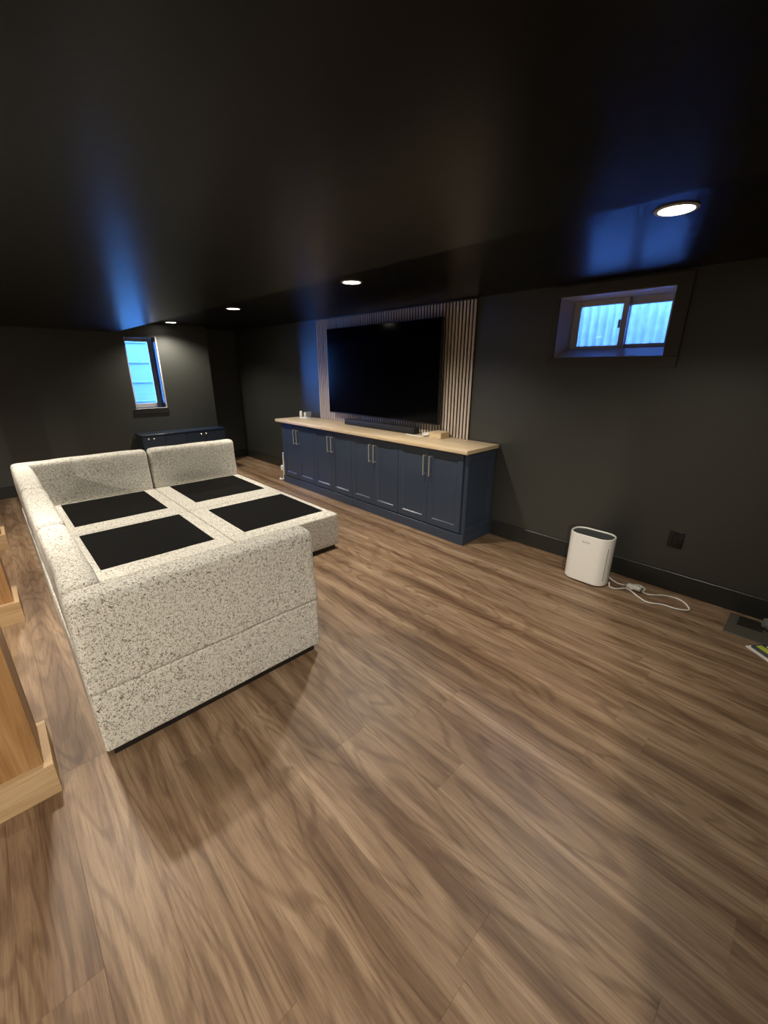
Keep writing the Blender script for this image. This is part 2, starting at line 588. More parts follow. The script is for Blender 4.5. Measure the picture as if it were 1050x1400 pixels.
def prism(name, pts, axis, t0, t1, mat, parent):
    bm = bmesh.new()
    def mk(p, t):
        q = [0, 0, 0]
        o = [i for i in range(3) if i != axis]
        q[o[0]], q[o[1]], q[axis] = p[0], p[1], t
        return bm.verts.new(Vector(q) - parent.location)
    A = [mk(p, t0) for p in pts]
    B = [mk(p, t1) for p in pts]
    n = len(pts)
    bm.faces.new(A[::-1])
    bm.faces.new(B)
    for i in range(n):
        bm.faces.new((A[i], A[(i + 1) % n], B[(i + 1) % n], B[i]))
    return link(name, finish(bm, name), mat, parent)
fx0, fx1, fz0, fz1 = -1.612, -0.855, 1.742, 2.098
# splayed reveal: sill, head, two jambs
prism('sill', [(YW - 0.001, W1['z0'] + 0.0005), (YG + 0.09, W1['z0'] + 0.0005), (YG + 0.09, fz0), (YG, fz0), (YW - 0.001, W1['z0'] + 0.004)], 0, W1['x0'] + 0.001, W1['x1'] - 0.001, M['reveal'], win)
prism('head_jamb', [(YW - 0.001, W1['z1'] - 0.0005), (YG + 0.09, W1['z1'] - 0.0005), (YG + 0.09, fz1), (YG, fz1), (YW - 0.001, W1['z1'] - 0.004)], 0, W1['x0'] + 0.001, W1['x1'] - 0.001, M['reveal'], win)
prism('side_jamb', [(W1['x0'] + 0.0005, YW - 0.001), (W1['x0'] + 0.004, YW - 0.001), (fx0, YG), (fx0, YG + 0.09), (W1['x0'] + 0.0005, YG + 0.09)], 2, W1['z0'] + 0.001, W1['z1'] - 0.001, M['reveal'], win)
prism('side_jamb', [(W1['x1'] - 0.0005, YW - 0.001), (W1['x1'] - 0.004, YW - 0.001), (W1['x1'] - 0.004, YG + 0.09), (W1['x1'] - 0.0005, YG + 0.09)], 2, W1['z0'] + 0.001, W1['z1'] - 0.001, M['reveal'], win)
def sash(x0, x1, z0, z1, y, wl, wr, wbm, wt, pane=True):
    bm = bmesh.new()
    d = 0.03
    off = win.location
    for a, b in (((x0, y, z0), (x0 + wl, y + d, z1)), ((x1 - wr, y, z0), (x1, y + d, z1)),
                 ((x0 + wl, y, z0), (x1 - wr, y + d, z0 + wbm)), ((x0 + wl, y, z1 - wt), (x1 - wr, y + d, z1))):
        box(bm, Vector(a) - off, Vector(b) - off, 0.003)
    s = link('sash', finish(bm, 'sash'), M['vinyl'], win)
    bm = bmesh.new()
    box(bm, Vector((x0 + wl - 0.002, y + 0.012, z0 + wbm - 0.002)) - off, Vector((x1 - wr + 0.002, y + 0.016, z1 - wt + 0.002)) - off)
    link('pane', finish(bm, 'pane'), M['glass'], s)
    return s
W1X = W1['x1'] - 0.005
sl = sash(fx0 + 0.001, -1.205, fz0 + 0.001, fz1 - 0.001, YG + 0.005, 0.055, 0.040, 0.022, 0.042)
sash(-1.255, W1X, fz0 + 0.001, fz1 - 0.001, YG + 0.042, 0.052, 0.055, 0.030, 0.054)
bm = bmesh.new()
box(bm, L((-1.258, YG - 0.012, 1.885)), L((-1.243, YG + 0.0045, 1.945)), 0.003)
link('latch', finish(bm, 'latch'), M['vinyl'], sl)

# corrugated well outside it
well = thing('window_well', 'pale corrugated steel window well seen through the small slider window', 'window well', (-1.27, YW + TH, 1.55))
bm = bmesh.new()
path = []
for i in range(121):
    t = i / 120
    x = -2.15 + 1.9 * t
    e = abs(2 * t - 1)
    y = YW + TH + 0.01 + 0.62 * (1 - e ** 4.5)
    path.append((x + 0.0, y))
dense = []
acc = 0.0
for i, (x, y) in enumerate(path):
    if i:
        acc += math.hypot(x - path[i - 1][0], y - path[i - 1][1])
    dense.append((x, y, acc))
prof = []
tot = dense[-1][2]
nseg = 420
di = 0
for k in range(nseg + 1):
    s = tot * k / nseg
    while di < len(dense) - 2 and dense[di + 1][2] < s:
        di += 1
    x0, y0, s0 = dense[di]
    x1, y1, s1 = dense[di + 1]
    f = (s - s0) / max(1e-9, s1 - s0)
    x, y = x0 + (x1 - x0) * f, y0 + (y1 - y0) * f
    tx, ty = (x1 - x0), (y1 - y0)
    ln = math.hypot(tx, ty) or 1
    a = 0.013 * math.sin(2 * math.pi * s / 0.068)
    prof.append((x - ty / ln * a, y + tx / ln * a))
zs = [1.30, 2.46]
rows = []
for th in (0.0, 0.003):
    for z in zs:
        rows.append([bm.verts.new(local(well, (x, y + th, z))) for x, y in prof])
for A, B in ((0, 1), (2, 3), (0, 2), (1, 3)):
    for i in range(nseg):
        bm.faces.new((rows[A][i], rows[A][i + 1], rows[B][i + 1], rows[B][i]))
link('corrugated_wall', finish(bm, 'corrugated_wall', True, 60), M['steel'], well)
g = boxobj('gravel_bed', local(well, (-2.1, YW + TH + 0.005, 1.25)), local(well, (-0.3, YW + TH + 0.6, 1.50)), M['gravel'], well)

# ------------------------------------------------------------------ tall casement in the far wall
w2 = bpy.data.objects.new('window_2', None)
C.objects.link(w2)
w2.location = (XF, 1.84, W2['z0'])
w2['kind'] = 'structure'
q = lambda p: local(w2, p)
XG = XF - 0.17
# jamb liners
jt = 0.006
for a, b in (((XG, W2['y0'] + 0.0005, W2['z0'] + 0.0005), (XF, W2['y0'] + jt, W2['z1'] - 0.0005)), ((XG, W2['y1'] - jt, W2['z0'] + 0.0005), (XF, W2['y1'] - 0.0005, W2['z1'] - 0.0005)),
             ((XG, W2['y0'] + jt, W2['z1'] - jt), (XF, W2['y1'] - jt, W2['z1'] - 0.0005)), ((XG, W2['y0'] + jt, W2['z0'] + 0.0005), (XF, W2['y1'] - jt, W2['z0'] + jt))):
    boxobj('jamb', q(a), q(b), M['jamb'], w2)
boxobj('sill_casing', q((XF + 0.0005, W2['y0'] - 0.03, W2['z0'] - 0.075)), q((XF + 0.016, W2['y1'] + 0.04, W2['z0'] - 0.001)), M['trim'], w2, 0.003)
boxobj('sill', q((XF + 0.0005, W2['y0'] - 0.005, W2['z0'] - 0.001)), q((XF + 0.02, W2['y1'] + 0.01, W2['z0'] + 0.006)), M['vinyl'], w2, 0.002)
boxobj('side_casing', q((XF + 0.0005, W2['y1'], W2['z0'] + 0.006)), q((XF + 0.014, W2['y1'] + 0.02, W2['z1'] + 0.01)), M['vinyl'], w2, 0.002)
bm = bmesh.new()
y0, y1, z0, z1 = W2['y0'] + jt, W2['y1'] - jt, W2['z0'] + jt, W2['z1'] - jt
fwd = 0.055
for a, b in (((XG - 0.04, y0, z0), (XG, y0 + fwd, z1)), ((XG - 0.04, y1 - fwd, z0), (XG, y1, z1)),
             ((XG - 0.04, y0 + fwd, z0), (XG, y1 - fwd, z0 + 0.062)), ((XG - 0.04, y0 + fwd, z1 - 0.05), (XG, y1 - fwd, z1))):
    box(bm, q(a), q(b), 0.004)
sh = link('sash', finish(bm, 'sash'), M['vinyl'], w2)
bm = bmesh.new()
box(bm, q((XG - 0.022, y0 + fwd - 0.003, z0 + 0.059)), q((XG - 0.018, y1 - fwd + 0.003, z1 - 0.047)))
link('pane', finish(bm, 'pane'), M['glass'], sh)
bm = bmesh.new()
box(bm, q((XG, y1 - 0.038, 1.70)), q((XG + 0.02, y1 - 0.026, 1.80)), 0.003)
link('latch', finish(bm, 'latch'), M['vinyl'], sh)

# pale lap siding of the house next door
sid = thing('siding_wall', 'pale lap siding of the neighbouring house outside the tall window', 'wall', (-9.4, 2.0, 0.6))
mesh_b = None
for k in range(10):
    z = 0.60 + 0.36 * k
    if mesh_b is None:
        bm = bmesh.new()
        pr = [(-0.03, 0), (0.03, 0), (0.034, 0.02), (0.028, 0.03), (0.0, 0.39), (-0.03, 0.39)]
        A = [bm.verts.new((x, -0.8, zz)) for x, zz in pr]
        B = [bm.verts.new((x, 2.6, zz)) for x, zz in pr]
        bm.faces.new(A)
        bm.faces.new(B[::-1])
        for i in range(6):
            bm.faces.new((A[i], B[i], B[(i + 1) % 6], A[(i + 1) % 6]))
        mesh_b = finish(bm, 'board')
    link('board', mesh_b, M['siding'], sid, (0, 0, z - 0.6))
struct('ground', [((-9.6, -1.2, 0.4), (XF - TH, YC - TH, 0.6))], M['soil'])

# ------------------------------------------------------------------ recessed ceiling lights
lamp_data = bpy.data.lights.new('downlight', 'SPOT')
lamp_data.energy = LAMP_W
lamp_data.color = LAMP_COL
lamp_data.shadow_soft_size = 0.05
lamp_data.spot_size = math.radians(142)
lamp_data.spot_blend = 0.75
lt = {}
added_data = lamp_data.copy()  # unseen lamp added extra bright for the sofa arm and floor shadow edge
added_data.energy = LAMP_W * 4.6
added_data.spot_size = math.radians(176)
added_data.spot_blend = 0.35
dim_data = lamp_data.copy()
dim_data.energy = LAMP_W * 0.6
low_data = lamp_data.copy()
low_data.energy = LAMP_W * 0.2
def downlight(x, y, z, label, data=lamp_data):
    t = thing('recessed_light', label, 'ceiling light', (x, y, z), 'recessed ceiling lights')
    if not lt:
        bm = bmesh.new()
        lathe(bm, [(0.064, -0.0005), (0.079, -0.0005), (0.080, -0.003), (0.076, -0.006), (0.068, -0.007), (0.064, -0.005), (0.064, -0.0005)], 32)
        lt['ring'] = finish(bm, 'trim_ring', True)
        bm = bmesh.new()
        lathe(bm, [(0, -0.0068), (0.03, -0.0064), (0.0638, -0.0052)], 32)
        lt['lens'] = finish(bm, 'lens', True)
    link('trim_ring', lt['ring'], M['lamp_trim'], t)
    link('lens', lt['lens'], M['lens'], t)
    l = bpy.data.objects.new('downlight', data)
    C.objects.link(l)
    l.parent = t
    l.location = (0, 0, -0.014)
    return t
downlight(-0.620, 2.21, ZH, 'round recessed ceiling light above the small slider window, largest and nearest', dim_data)
downlight(-2.685, 2.21, ZH, 'round recessed ceiling light in front of the slatted television wall')
downlight(-4.71, 2.21, ZH, 'round recessed ceiling light second from the far wall, left of the television')
downlight(-6.70, 2.20, ZH, 'round recessed ceiling light closest to the far wall beside the tall window')
low = 'recessed light in the low ceiling, out of frame, '
for x, y, d, lab in ((-2.80, -0.02, lamp_data, 'above the middle oak column'), (-4.85, -0.02, lamp_data, 'above the farthest oak column'),
                     (-0.75, -0.02, low_data, 'above the bare floor by the viewer'), (-2.80, -2.2, lamp_data, 'behind the middle oak column'), (-0.75, -2.2, lamp_data, 'behind the viewer on the left'),
                     (1.30, -2.2, added_data, 'added behind viewer past the wall end')):
    downlight(x, y, ZL, low + lab, d)

# ------------------------------------------------------------------ base cabinets and worktop
YF = 3.035       # carcass front
YD = 3.014       # door face
bounds = [-5.315, -4.525, -3.745, -2.970, -2.118]
def handle_mesh():
    bm = bmesh.new()
    cyl(bm, 0.0055, 0.0055, (0, -0.032, -0.1), (0, -0.032, 0.1), 10)
    for z in (-0.09, 0.09):
        cyl(bm, 0.0050, 0.0050, (0, -0.034, z), (0, 0, z), 8)
    return finish(bm, 'handle', True)
hm = handle_mesh()
def shaker(x0, x1, z0, z1, rail, parent, origin):
    """door leaf: frame of stiles and rails round a recessed panel"""
    bm = bmesh.new()
    y0, y1 = YD - origin.y, YF - 0.001 - origin.y
    a0, a1, c0, c1 = x0 - origin.x, x1 - origin.x, z0 - origin.z, z1 - origin.z
    bx = lambda p, q_: box(bm, p, q_, 0.0012)
    bx((a0, y0, c0), (a0 + rail, y1, c1))
    bx((a1 - rail, y0, c0), (a1, y1, c1))
    bx((a0 + rail, y0, c0), (a1 - rail, y1, c0 + rail))
    bx((a0 + rail, y0, c1 - rail), (a1 - rail, y1, c1))
    # sloped sticking round the recess
    k = 0.009
    for P0, P1, inn in (((a0 + rail, c0 + rail), (a1 - rail, c0 + rail), (0, 1)), ((a0 + rail, c1 - rail), (a1 - rail, c1 - rail), (0, -1)),
                        ((a0 + rail, c0 + rail), (a0 + rail, c1 - rail), (1, 0)), ((a1 - rail, c0 + rail), (a1 - rail, c1 - rail), (-1, 0))):
        vs = []
        for P in (P0, P1):
            vs += [bm.verts.new((P[0], y0 + 0.0015, P[1])), bm.verts.new((P[0], y0 + 0.0105, P[1])), bm.verts.new((P[0] + inn[0] * k, y0 + 0.0102, P[1] + inn[1] * k))]
        bmesh.ops.convex_hull(bm, input=vs)
    d = link('door', finish(bm, 'door'), M['navy'], parent)
    bm = bmesh.new()
    box(bm, (a0 + rail, y0 + 0.010, c0 + rail), (a1 - rail, y1, c1 - rail))
    link('door_panel', finish(bm, 'door_panel'), M['navy'], d)
    return d
clabels = ['navy shaker double-door base cabinet farthest left, at the blue-lit corner',
           'navy shaker double-door base cabinet second from the left under the worktop',
           'navy shaker double-door base cabinet third from the left, under the soundbar end',
           'navy shaker double-door base cabinet nearest the camera, at the right end with a panelled side']
for i in range(4):
    x0, x1 = bounds[i], bounds[i + 1]
    org = Vector(((x0 + x1) / 2, YF, 0))
    t = thing('base_cabinet', clabels[i], 'cabinet', org, 'navy base cabinets under the television')
    lp = lambda p: local(t, p)
    xr = x1 if i < 3 else x1 + 0.0
    boxobj('carcass', lp((x0 + 0.0006, YF, 0.098)), lp((xr - 0.0006, YW - 0.018, 0.8795)), M['navy'], t, 0.001)
    pl0 = x0 - (0.03 if i == 0 else -0.0006)
    pl1 = x1 + (0.018 if i == 3 else -0.0006)
    boxobj('plinth', lp((pl0, YD - 0.002, 0)), lp((pl1, YW - 0.018, 0.0975)), M['navy'], t, 0.0015)
    e0 = x0 + (0.012 if i == 0 else 0.003)
    e1 = x1 - (0.030 if i == 3 else 0.003)
    mid = (e0 + e1) / 2
    for a, b, hx in ((e0, mid - 0.0015, mid - 0.037), (mid + 0.0015, e1, mid + 0.037)):
        d = shaker(a, b, 0.113, 0.862, 0.062, t, org)
        h = link('handle', hm, M['nickel'], d, (hx - org.x, YD - org.y, 0.708))
        h['label'] = 'brushed nickel bar handle'
    if i == 3:
        bm = bmesh.new()
        xs0, xs1 = x1 - 0.0005, x1 + 0.012
        Y0, Y1, Z0, Z1, R = YF + 0.004, YW - 0.018, 0.098, 0.8795, 0.075
        for a, b in (((xs0, Y0, Z0), (xs1, Y0 + R, Z1)), ((xs0, Y1 - R, Z0), (xs1, Y1, Z1)),
                     ((xs0, Y0 + R, Z0), (xs1, Y1 - R, Z0 + R)), ((xs0, Y0 + R, Z1 - R), (xs1, Y1 - R, Z1))):
            box(bm, lp(a), lp(b), 0.001)
        link('side_panel', finish(bm, 'side_panel'), M['navy'], t)
ct = boxobj('worktop', (-5.385, 2.966, 0.880), (-2.078, YW - 0.0165, 0.916), M['counter'], None, 0.003, 2)
tag(ct, 'long pale butcher-block worktop lying across the navy base cabinets', 'worktop')

# ------------------------------------------------------------------ slatted panel and television
sp = thing('slat_panel', 'tall acoustic panel of pale oak slats on black felt behind the television', 'wall panel', (-3.715, YW, 0.916))
SX0, SX1, SZ1 = -4.985, -2.441, 2.190
boxobj('felt_backing', local(sp, (SX0, YW - 0.010, 0.9165)), local(sp, (SX1, YW - 0.0005, SZ1)), M['felt'], sp)
ns = 64
pitch = (SX1 - SX0 - 0.024) / (ns - 1)
bm = bmesh.new()
box(bm, (-0.012, -0.0085, 0.0007), (0.012, 0, SZ1 - 0.9165), 0.001)
sm = finish(bm, 'slat')
for k in range(ns):
    link('slat', sm, M['slat'], sp, (SX0 + 0.012 + pitch * k - sp.location.x, -0.0101, 0))

tv = thing('television', 'huge black flat screen television mounted on the slatted panel', 'television', (-3.69, 3.40, 1.03))
TX0, TX1, TZ0, TZ1 = -4.640, -2.765, 1.035, 2.062
lp = lambda p: local(tv, p)
boxobj('case', lp((TX0, 3.386, TZ0)), lp((TX1, 3.425, TZ1)), M['bezel'], tv, 0.003)
boxobj('screen', lp((TX0 + 0.008, 3.3845, TZ0 + 0.014)), lp((TX1 - 0.008, 3.388, TZ1 - 0.008)), M['screen'], tv)
boxobj('wall_bracket', lp((-4.0, 3.4245, 1.35)), lp((-3.4, 3.4675, 1.75)), M['bezel'], tv, 0.003)

sb = boxobj('soundbar', (-4.24, 3.315, 0.9165), (-3.035, 3.415, 0.985), M['soundbar'], None, 0.012, 3)
tag(sb, 'long black soundbar lying on the worktop under the television', 'soundbar')

# wooden box and white leads at the right of the soundbar
wbx = thing('wooden_box', 'small pale wooden box on the worktop at the right of the soundbar', 'box', (-2.725, 3.37, 0.9165))
lp = lambda p: local(wbx, p)
boxobj('box_body', lp((-2.800, 3.297, 0.9165)), lp((-2.648, 3.44, 0.968)), M['counter'], wbx, 0.002)
boxobj('box_lid', lp((-2.802, 3.295, 0.9682)), lp((-2.646, 3.442, 0.978)), M['counter'], wbx, 0.002)
def cord(name, pts, r, mat, label, cat, group=None):
    o = Vector(pts[0])
    bm = bmesh.new()
    tube(bm, [Vector(p) - o for p in pts], r)
    ob = link(name, finish(bm, name, True, 80), mat, None, o)
    return tag(ob, label, cat, group)
cz = 0.9165
cord('charging_cable', [(-3.10, 3.275, cz + .006), (-3.03, 3.25, cz + .006), (-2.96, 3.262, cz + .006), (-2.90, 3.25, cz + .006), (-2.86, 3.29, cz + .009), (-2.90, 3.33, cz + .02), (-2.84, 3.36, cz + .022), (-2.82, 3.30, cz + .024), (-2.865, 3.27, cz + .026), (-2.88, 3.31, cz + .036), (-2.83, 3.335, cz + .04)], 0.006, M['white'], 'tangled white charging cable beside the small wooden box on the worktop', 'cable')
cord('power_lead', [(-3.02, 3.43, cz + .005), (-2.98, 3.40, cz + .005), (-2.93, 3.395, cz + .006), (-2.95, 3.425, cz + .006), (-3.0, 3.445, cz + .006)], 0.005, M['outlet'], 'short black lead on the worktop behind the soundbar end', 'cable')
# white things at the left end of the worktop
def jar(x, y, r, h, name, label, mat, lidmat):
    t = thing(name, label, 'jar', (x, y, cz))
    bm = bmesh.new()
    lathe(bm, [(0, 0), (r * .96, 0), (r, 0.004), (r, h * .72), (r * .8, h * .8), (r * .8, h * .82), (0, h * .82)], 20)
    link('jar_body', finish(bm, 'jar_body', True, 50), mat, t)
    bm = bmesh.new()
    lathe(bm, [(0, h * .82), (r * .86, h * .82), (r * .86, h * .98), (r * .8, h), (0, h)], 20)
    link('lid', finish(bm, 'lid', True, 50), lidmat, t)
jar(-5.33, 3.37, 0.021, 0.085, 'bottle', 'small white bottle at the far left end of the worktop', M['white'], M['white'])
jar(-5.255, 3.39, 0.019, 0.072, 'bottle', 'shorter white bottle second from the left end of the worktop', M['white'], M['white'])
t = thing('drinking_glass', 'short clear glass on the worktop beside two small white bottles', 'glass', (-5.165, 3.40, cz))
bm = bmesh.new()
lathe(bm, [(0, 0), (0.03, 0), (0.036, 0.085), (0.0335, 0.085), (0.028, 0.008), (0, 0.008)], 24)
link('bowl', finish(bm, 'bowl', True, 50), M['clear'], t)
tr = boxobj('notepad', (-5.225, 3.27, cz), (-5.065, 3.345, cz + 0.010), M['paper'], None, 0.002)
tag(tr, 'flat white pad lying on the worktop in front of the clear glass', 'pad')

# white cord hanging at the left end of the cabinets
ca = thing('hanging_cable', 'thin white power cord with adapter against the left end of the cabinets', 'cable', (-5.46, 3.08, 0))
lp = lambda p: local(ca, p)
bm = bmesh.new()
tube(bm, [lp((-5.438, 3.085, 0.41)), lp((-5.444, 3.083, 0.30)), lp((-5.440, 3.08, 0.16)), lp((-5.455, 3.075, 0.03)), lp((-5.44, 3.06, 0.011)), lp((-5.47, 3.02, 0.011)), lp((-5.52, 3.06, 0.011))], 0.0105)
link('cord', finish(bm, 'cord', True, 80), M['white'], ca)
boxobj('adapter', lp((-5.495, 3.055, 0.135)), lp((-5.4445, 3.10, 0.215)), M['white'], ca, 0.008, 2)

# ------------------------------------------------------------------ low navy cabinet on the far wall
fc = thing('low_cabinet', 'low navy cabinet with a glossy top under the tall window on the far wall', 'cabinet', (-6.9, 2.17, 0))
lp = lambda p: local(fc, p)
FX, FY0, FY1, FZ = -6.716, 1.55, 2.80, 0.676
boxobj('carcass', lp((XF + 0.018, FY0 + 0.012, 0.0)), lp((FX - 0.02, FY1 - 0.012, FZ - 0.0305)), M['navy'], fc, 0.002)
boxobj('top', lp((XF + 0.018, FY0, FZ - 0.03)), lp((FX + 0.006, FY1, FZ)), M['navy_top'], fc, 0.002)
nd = 4
wd = (FY1 - FY0 - 0.03) / nd
for k in range(nd):
    a = FY0 + 0.015 + wd * k
    d = boxobj('door', lp((FX - 0.0195, a + 0.0015, 0.08)), lp((FX, a + wd - 0.0015, FZ - 0.034)), M['navy'], fc, 0.0015)
    ky = (a + wd - 0.035) if k % 2 == 0 else (a + 0.035)
    ky = {0: 1.574, 1: 1.641, 2: 2.295, 3: 2.368}[k]
for k, ky in enumerate((1.642, 1.712, 2.398, 2.473)):
    bm = bmesh.new()
    cyl(bm, 0.004, 0.004, (0, 0, 0), (0.012, 0, 0), 10)
    cyl(bm, 0.009, 0.013, (0.012, 0, 0), (0.018, 0, 0), 14)
    cyl(bm, 0.013, 0.008, (0.018, 0, 0), (0.025, 0, 0), 14)
    kn = link('knob', finish(bm, 'knob', True), M['nickel'], fc, lp((FX, ky, 0.613)))
    kn['label'] = 'round brushed metal knob'

# ------------------------------------------------------------------ sectional sofa, five modules
ZS, ZB, ZA = 0.345, 0.045, 0.772
YL0, YL1 = 0.045, 0.205                    # left backs
YR1, YR2 = 1.170, 2.135                    # seat rows
XA0, XA1 = -1.760, -1.925                  # arm
XE, XD, XB = -2.858, -3.872, -4.885        # seat columns
XK = -5.050                                # outer face of far backs
G = 0.004
SOFA = 'modules of the tweed sectional sofa'
def module(label, loc):
    return thing('sofa_module', label, 'sofa', (loc[0], loc[1], 0), SOFA)
def plinth(t, x0, x1, y0, y1):
    i = 0.03
    boxobj('plinth', local(t, (x0 + i, y0 + i, 0)), local(t, (x1 - i, y1 - i, ZB + 0.02)), M['plinth'], t, 0.003)
def base(t, x0, x1, y0, y1, seed):
    return soft('seat_base', (x0 + G, y0 + G, ZB), (x1 - G, y1 - G, ZS), 0.014, M['fabric'], t, seed=seed, wob=0.002)
def deck(t, x0, x1, y0, y1):
    boxobj('seat_deck', local(t, (x0, y0, ZS - 0.012)), local(t, (x1, y1, ZS + 0.0045)), M['black_cloth'], t, 0.002)['label'] = 'black cloth seat deck'
def back(t, name, x0, x1, y0, y1, seed):
    return soft(name, (x0 + 0.011, y0 + 0.011, ZS + 0.002), (x1 - 0.011, y1 - 0.011, ZA), 0.042, M['fabric'], t, seed=seed, wob=0.006, puff=0.004, rb=0.012)
# corner
t = module('tweed corner sofa module at the far left with backs on two sides', (-4.45, 0.6))
base(t, XK, XD, YL0, YR1, 1); plinth(t, XK, XD, YL0, YR1); deck(t, -4.868, -4.085, 0.328, 1.055)
back(t, 'backrest', XK, XB, YL0, YR1, 2); back(t, 'backrest', XB - 0.002, XD, YL0, YL1, 3)
# far right
t = module('tweed sofa module with one far back nearest the television cabinets', (-4.45, 1.65))
base(t, XK, XD, YR1, YR2, 4); plinth(t, XK, XD, YR1, YR2); deck(t, -4.868, -4.078, 1.312, 2.045)
back(t, 'backrest', XK, XB, YR1, YR2, 5)
# middle of left row
t = module('tweed sofa module with a left back in the middle of the left row', (-3.36, 0.6))
base(t, XD, XE, YL0, YR1, 6); plinth(t, XD, XE, YL0, YR1); deck(t, -3.822, -3.036, 0.318, 1.068)
back(t, 'backrest', XD, XE, YL0, YL1, 7)
# ottoman
t = module('backless tweed ottoman module with a black top facing the base cabinets', (-3.36, 1.65))
base(t, XD, XE, YR1, YR2, 8); plinth(t, XD, XE, YR1, YR2); deck(t, -3.757, -3.015, 1.306, 2.072)
# end seat with arm
YA1 = 1.150
t = module('tweed end sofa module nearest the camera with a tall arm and left back', (-2.3, 0.6))
base(t, XE, XA0, YL0, YA1, 9); plinth(t, XE, XA0, YL0, YA1); deck(t, -2.81, -2.06, 0.318, 1.03)
back(t, 'backrest', XE, XA1 + 0.02, YL0, YL1, 10)
back(t, 'arm', XA1, XA0 + 0.008, YL0 - 0.008, YA1 + 0.008, 11)

# ------------------------------------------------------------------ oak columns with base trim
def column(xf, label):
    t = thing('oak_column', label, 'column', (xf - 0.145, -0.26, 0), 'oak columns along the left edge')
    lp = lambda p: local(t, p)
    T, hgt = 0.028, 0.146
    xa, xb, ya, yb = xf - T - 0.235, xf - T, -0.115 - T - 0.25, -0.115 - T
    boxobj('shaft', lp((xa, ya, 0)), lp((xb, yb, ZL - 0.0005)), M['oak'], t, 0.0015)
    boxobj('base_board', lp((xb + .0003, ya - T, 0)), lp((xf, yb + T, hgt)), M['oaky'], t, 0.001)
    boxobj('base_board', lp((xa - T, ya - T, 0)), lp((xa - .0003, yb + T, hgt)), M['oaky'], t, 0.001)
    boxobj('base_board', lp((xa, yb + .0003, 0)), lp((xb, yb + T, hgt)), M['oakx'], t, 0.001)
    boxobj('base_board', lp((xa, ya - T, 0)), lp((xb, ya - .0003, hgt)), M['oakx'], t, 0.001)
column(-1.748, 'square oak column with a pale base board, nearest the camera')
column(-3.366, 'square oak column with a pale base board, middle of the three')
column(-4.958, 'square oak column with a pale base board, farthest from the camera')

# ------------------------------------------------------------------ air purifier with its cord
ap = thing('air_purifier', 'white upright air purifier on the floor by the dark wall', 'air purifier', (-1.027, 3.205, 0))
PWD, PDP, PH = 0.318, 0.192, 0.396
def stadium(hx, hy, r, n=8):
    pts = []
    for cx, cy, a0 in ((hx - r, hy - r, 0), (-hx + r, hy - r, 90), (-hx + r, -hy + r, 180), (hx - r, -hy + r, 270)):
        for k in range(n + 1):
            a = math.radians(a0 + 90 * k / n)
            pts.append((cx + r * math.cos(a), cy + r * math.sin(a)))
    return pts
def loft(bm, secs, capb=True, capt=True):
    R = []
    for pts, z in secs:
        R.append([bm.verts.new((x, y, z)) for x, y in pts])
    n = len(R[0])
    for A, B in zip(R, R[1:]):
        for i in range(n):
            bm.faces.new((A[i], A[(i + 1) % n], B[(i + 1) % n], B[i]))
    if capb:
        bm.faces.new(R[0][::-1])
    if capt:
        bm.faces.new(R[-1])
hx, hy, rad = PWD / 2, PDP / 2, 0.085
bm = bmesh.new()
st = lambda d: stadium(hx - d, hy - d, rad - d)
loft(bm, [(st(0.006), 0.010), (st(0.001), 0.016), (st(0), 0.03), (st(0), PH - 0.010), (st(0.001), PH - 0.003), (st(0.004), PH), (st(0.008), PH), (st(0.010), PH - 0.004), (st(0.011), PH - 0.012)])
link('housing', finish(bm, 'housing', True, 35), M['white'], ap)
bm = bmesh.new()
loft(bm, [(st(0.015), 0.0), (st(0.012), 0.0098)])
link('foot', finish(bm, 'foot', True, 35), M['plinth'], ap)
gr = bmesh.new()
loft(gr, [(st(0.012), PH - 0.0118), (st(0.012), PH - 0.009)])
go = link('top_grill', finish(gr, 'top_grill', True, 35), M['grill'], ap)
bm = bmesh.new()
for k in range(26):
    x = -0.135 + 0.27 * k / 25
    box(bm, (x - 0.0016, -0.070 if abs(x) < .1 else -0.05, PH - 0.009), (x + 0.0016, 0.070 if abs(x) < .1 else 0.05, PH - 0.006))
link('grill_bars', finish(bm, 'grill_bars'), M['grill'], go)
# dark intake slot down the right side, set in the curve of the case
bm = bmesh.new()
ang = math.radians(-36)
px, py = hx - rad + (rad + 0.0008) * math.cos(ang), -hy + rad + (rad + 0.0008) * math.sin(ang)
tx, ty = -math.sin(ang), math.cos(ang)
vs = []
for s in (-0.003, 0.003):
    for z in (0.055, 0.325):
        for d in (0.0, -0.003):
            vs.append(bm.verts.new((px + tx * s + math.cos(ang) * d, py + ty * s + math.sin(ang) * d, z)))
bmesh.ops.convex_hull(bm, input=vs)
link('air_slot', finish(bm, 'air_slot'), M['grey'], ap)
cu = bpy.data.curves.new('logo', 'FONT')
cu.body = 'levoit'
cu.size = 0.026
cu.align_x = 'CENTER'
cu.extrude = 0.0004
tmp = bpy.data.objects.new('tmp', cu)
C.objects.link(tmp)
bpy.context.view_layer.update()
lm = bpy.data.meshes.new_from_object(tmp.evaluated_get(bpy.context.evaluated_depsgraph_get()))
bpy.data.objects.remove(tmp)
lo = link('logo', lm, M['grey'], ap, (-0.01, -hy - 0.0004, 0.335))
lo.rotation_euler = (math.radians(90), 0, 0)

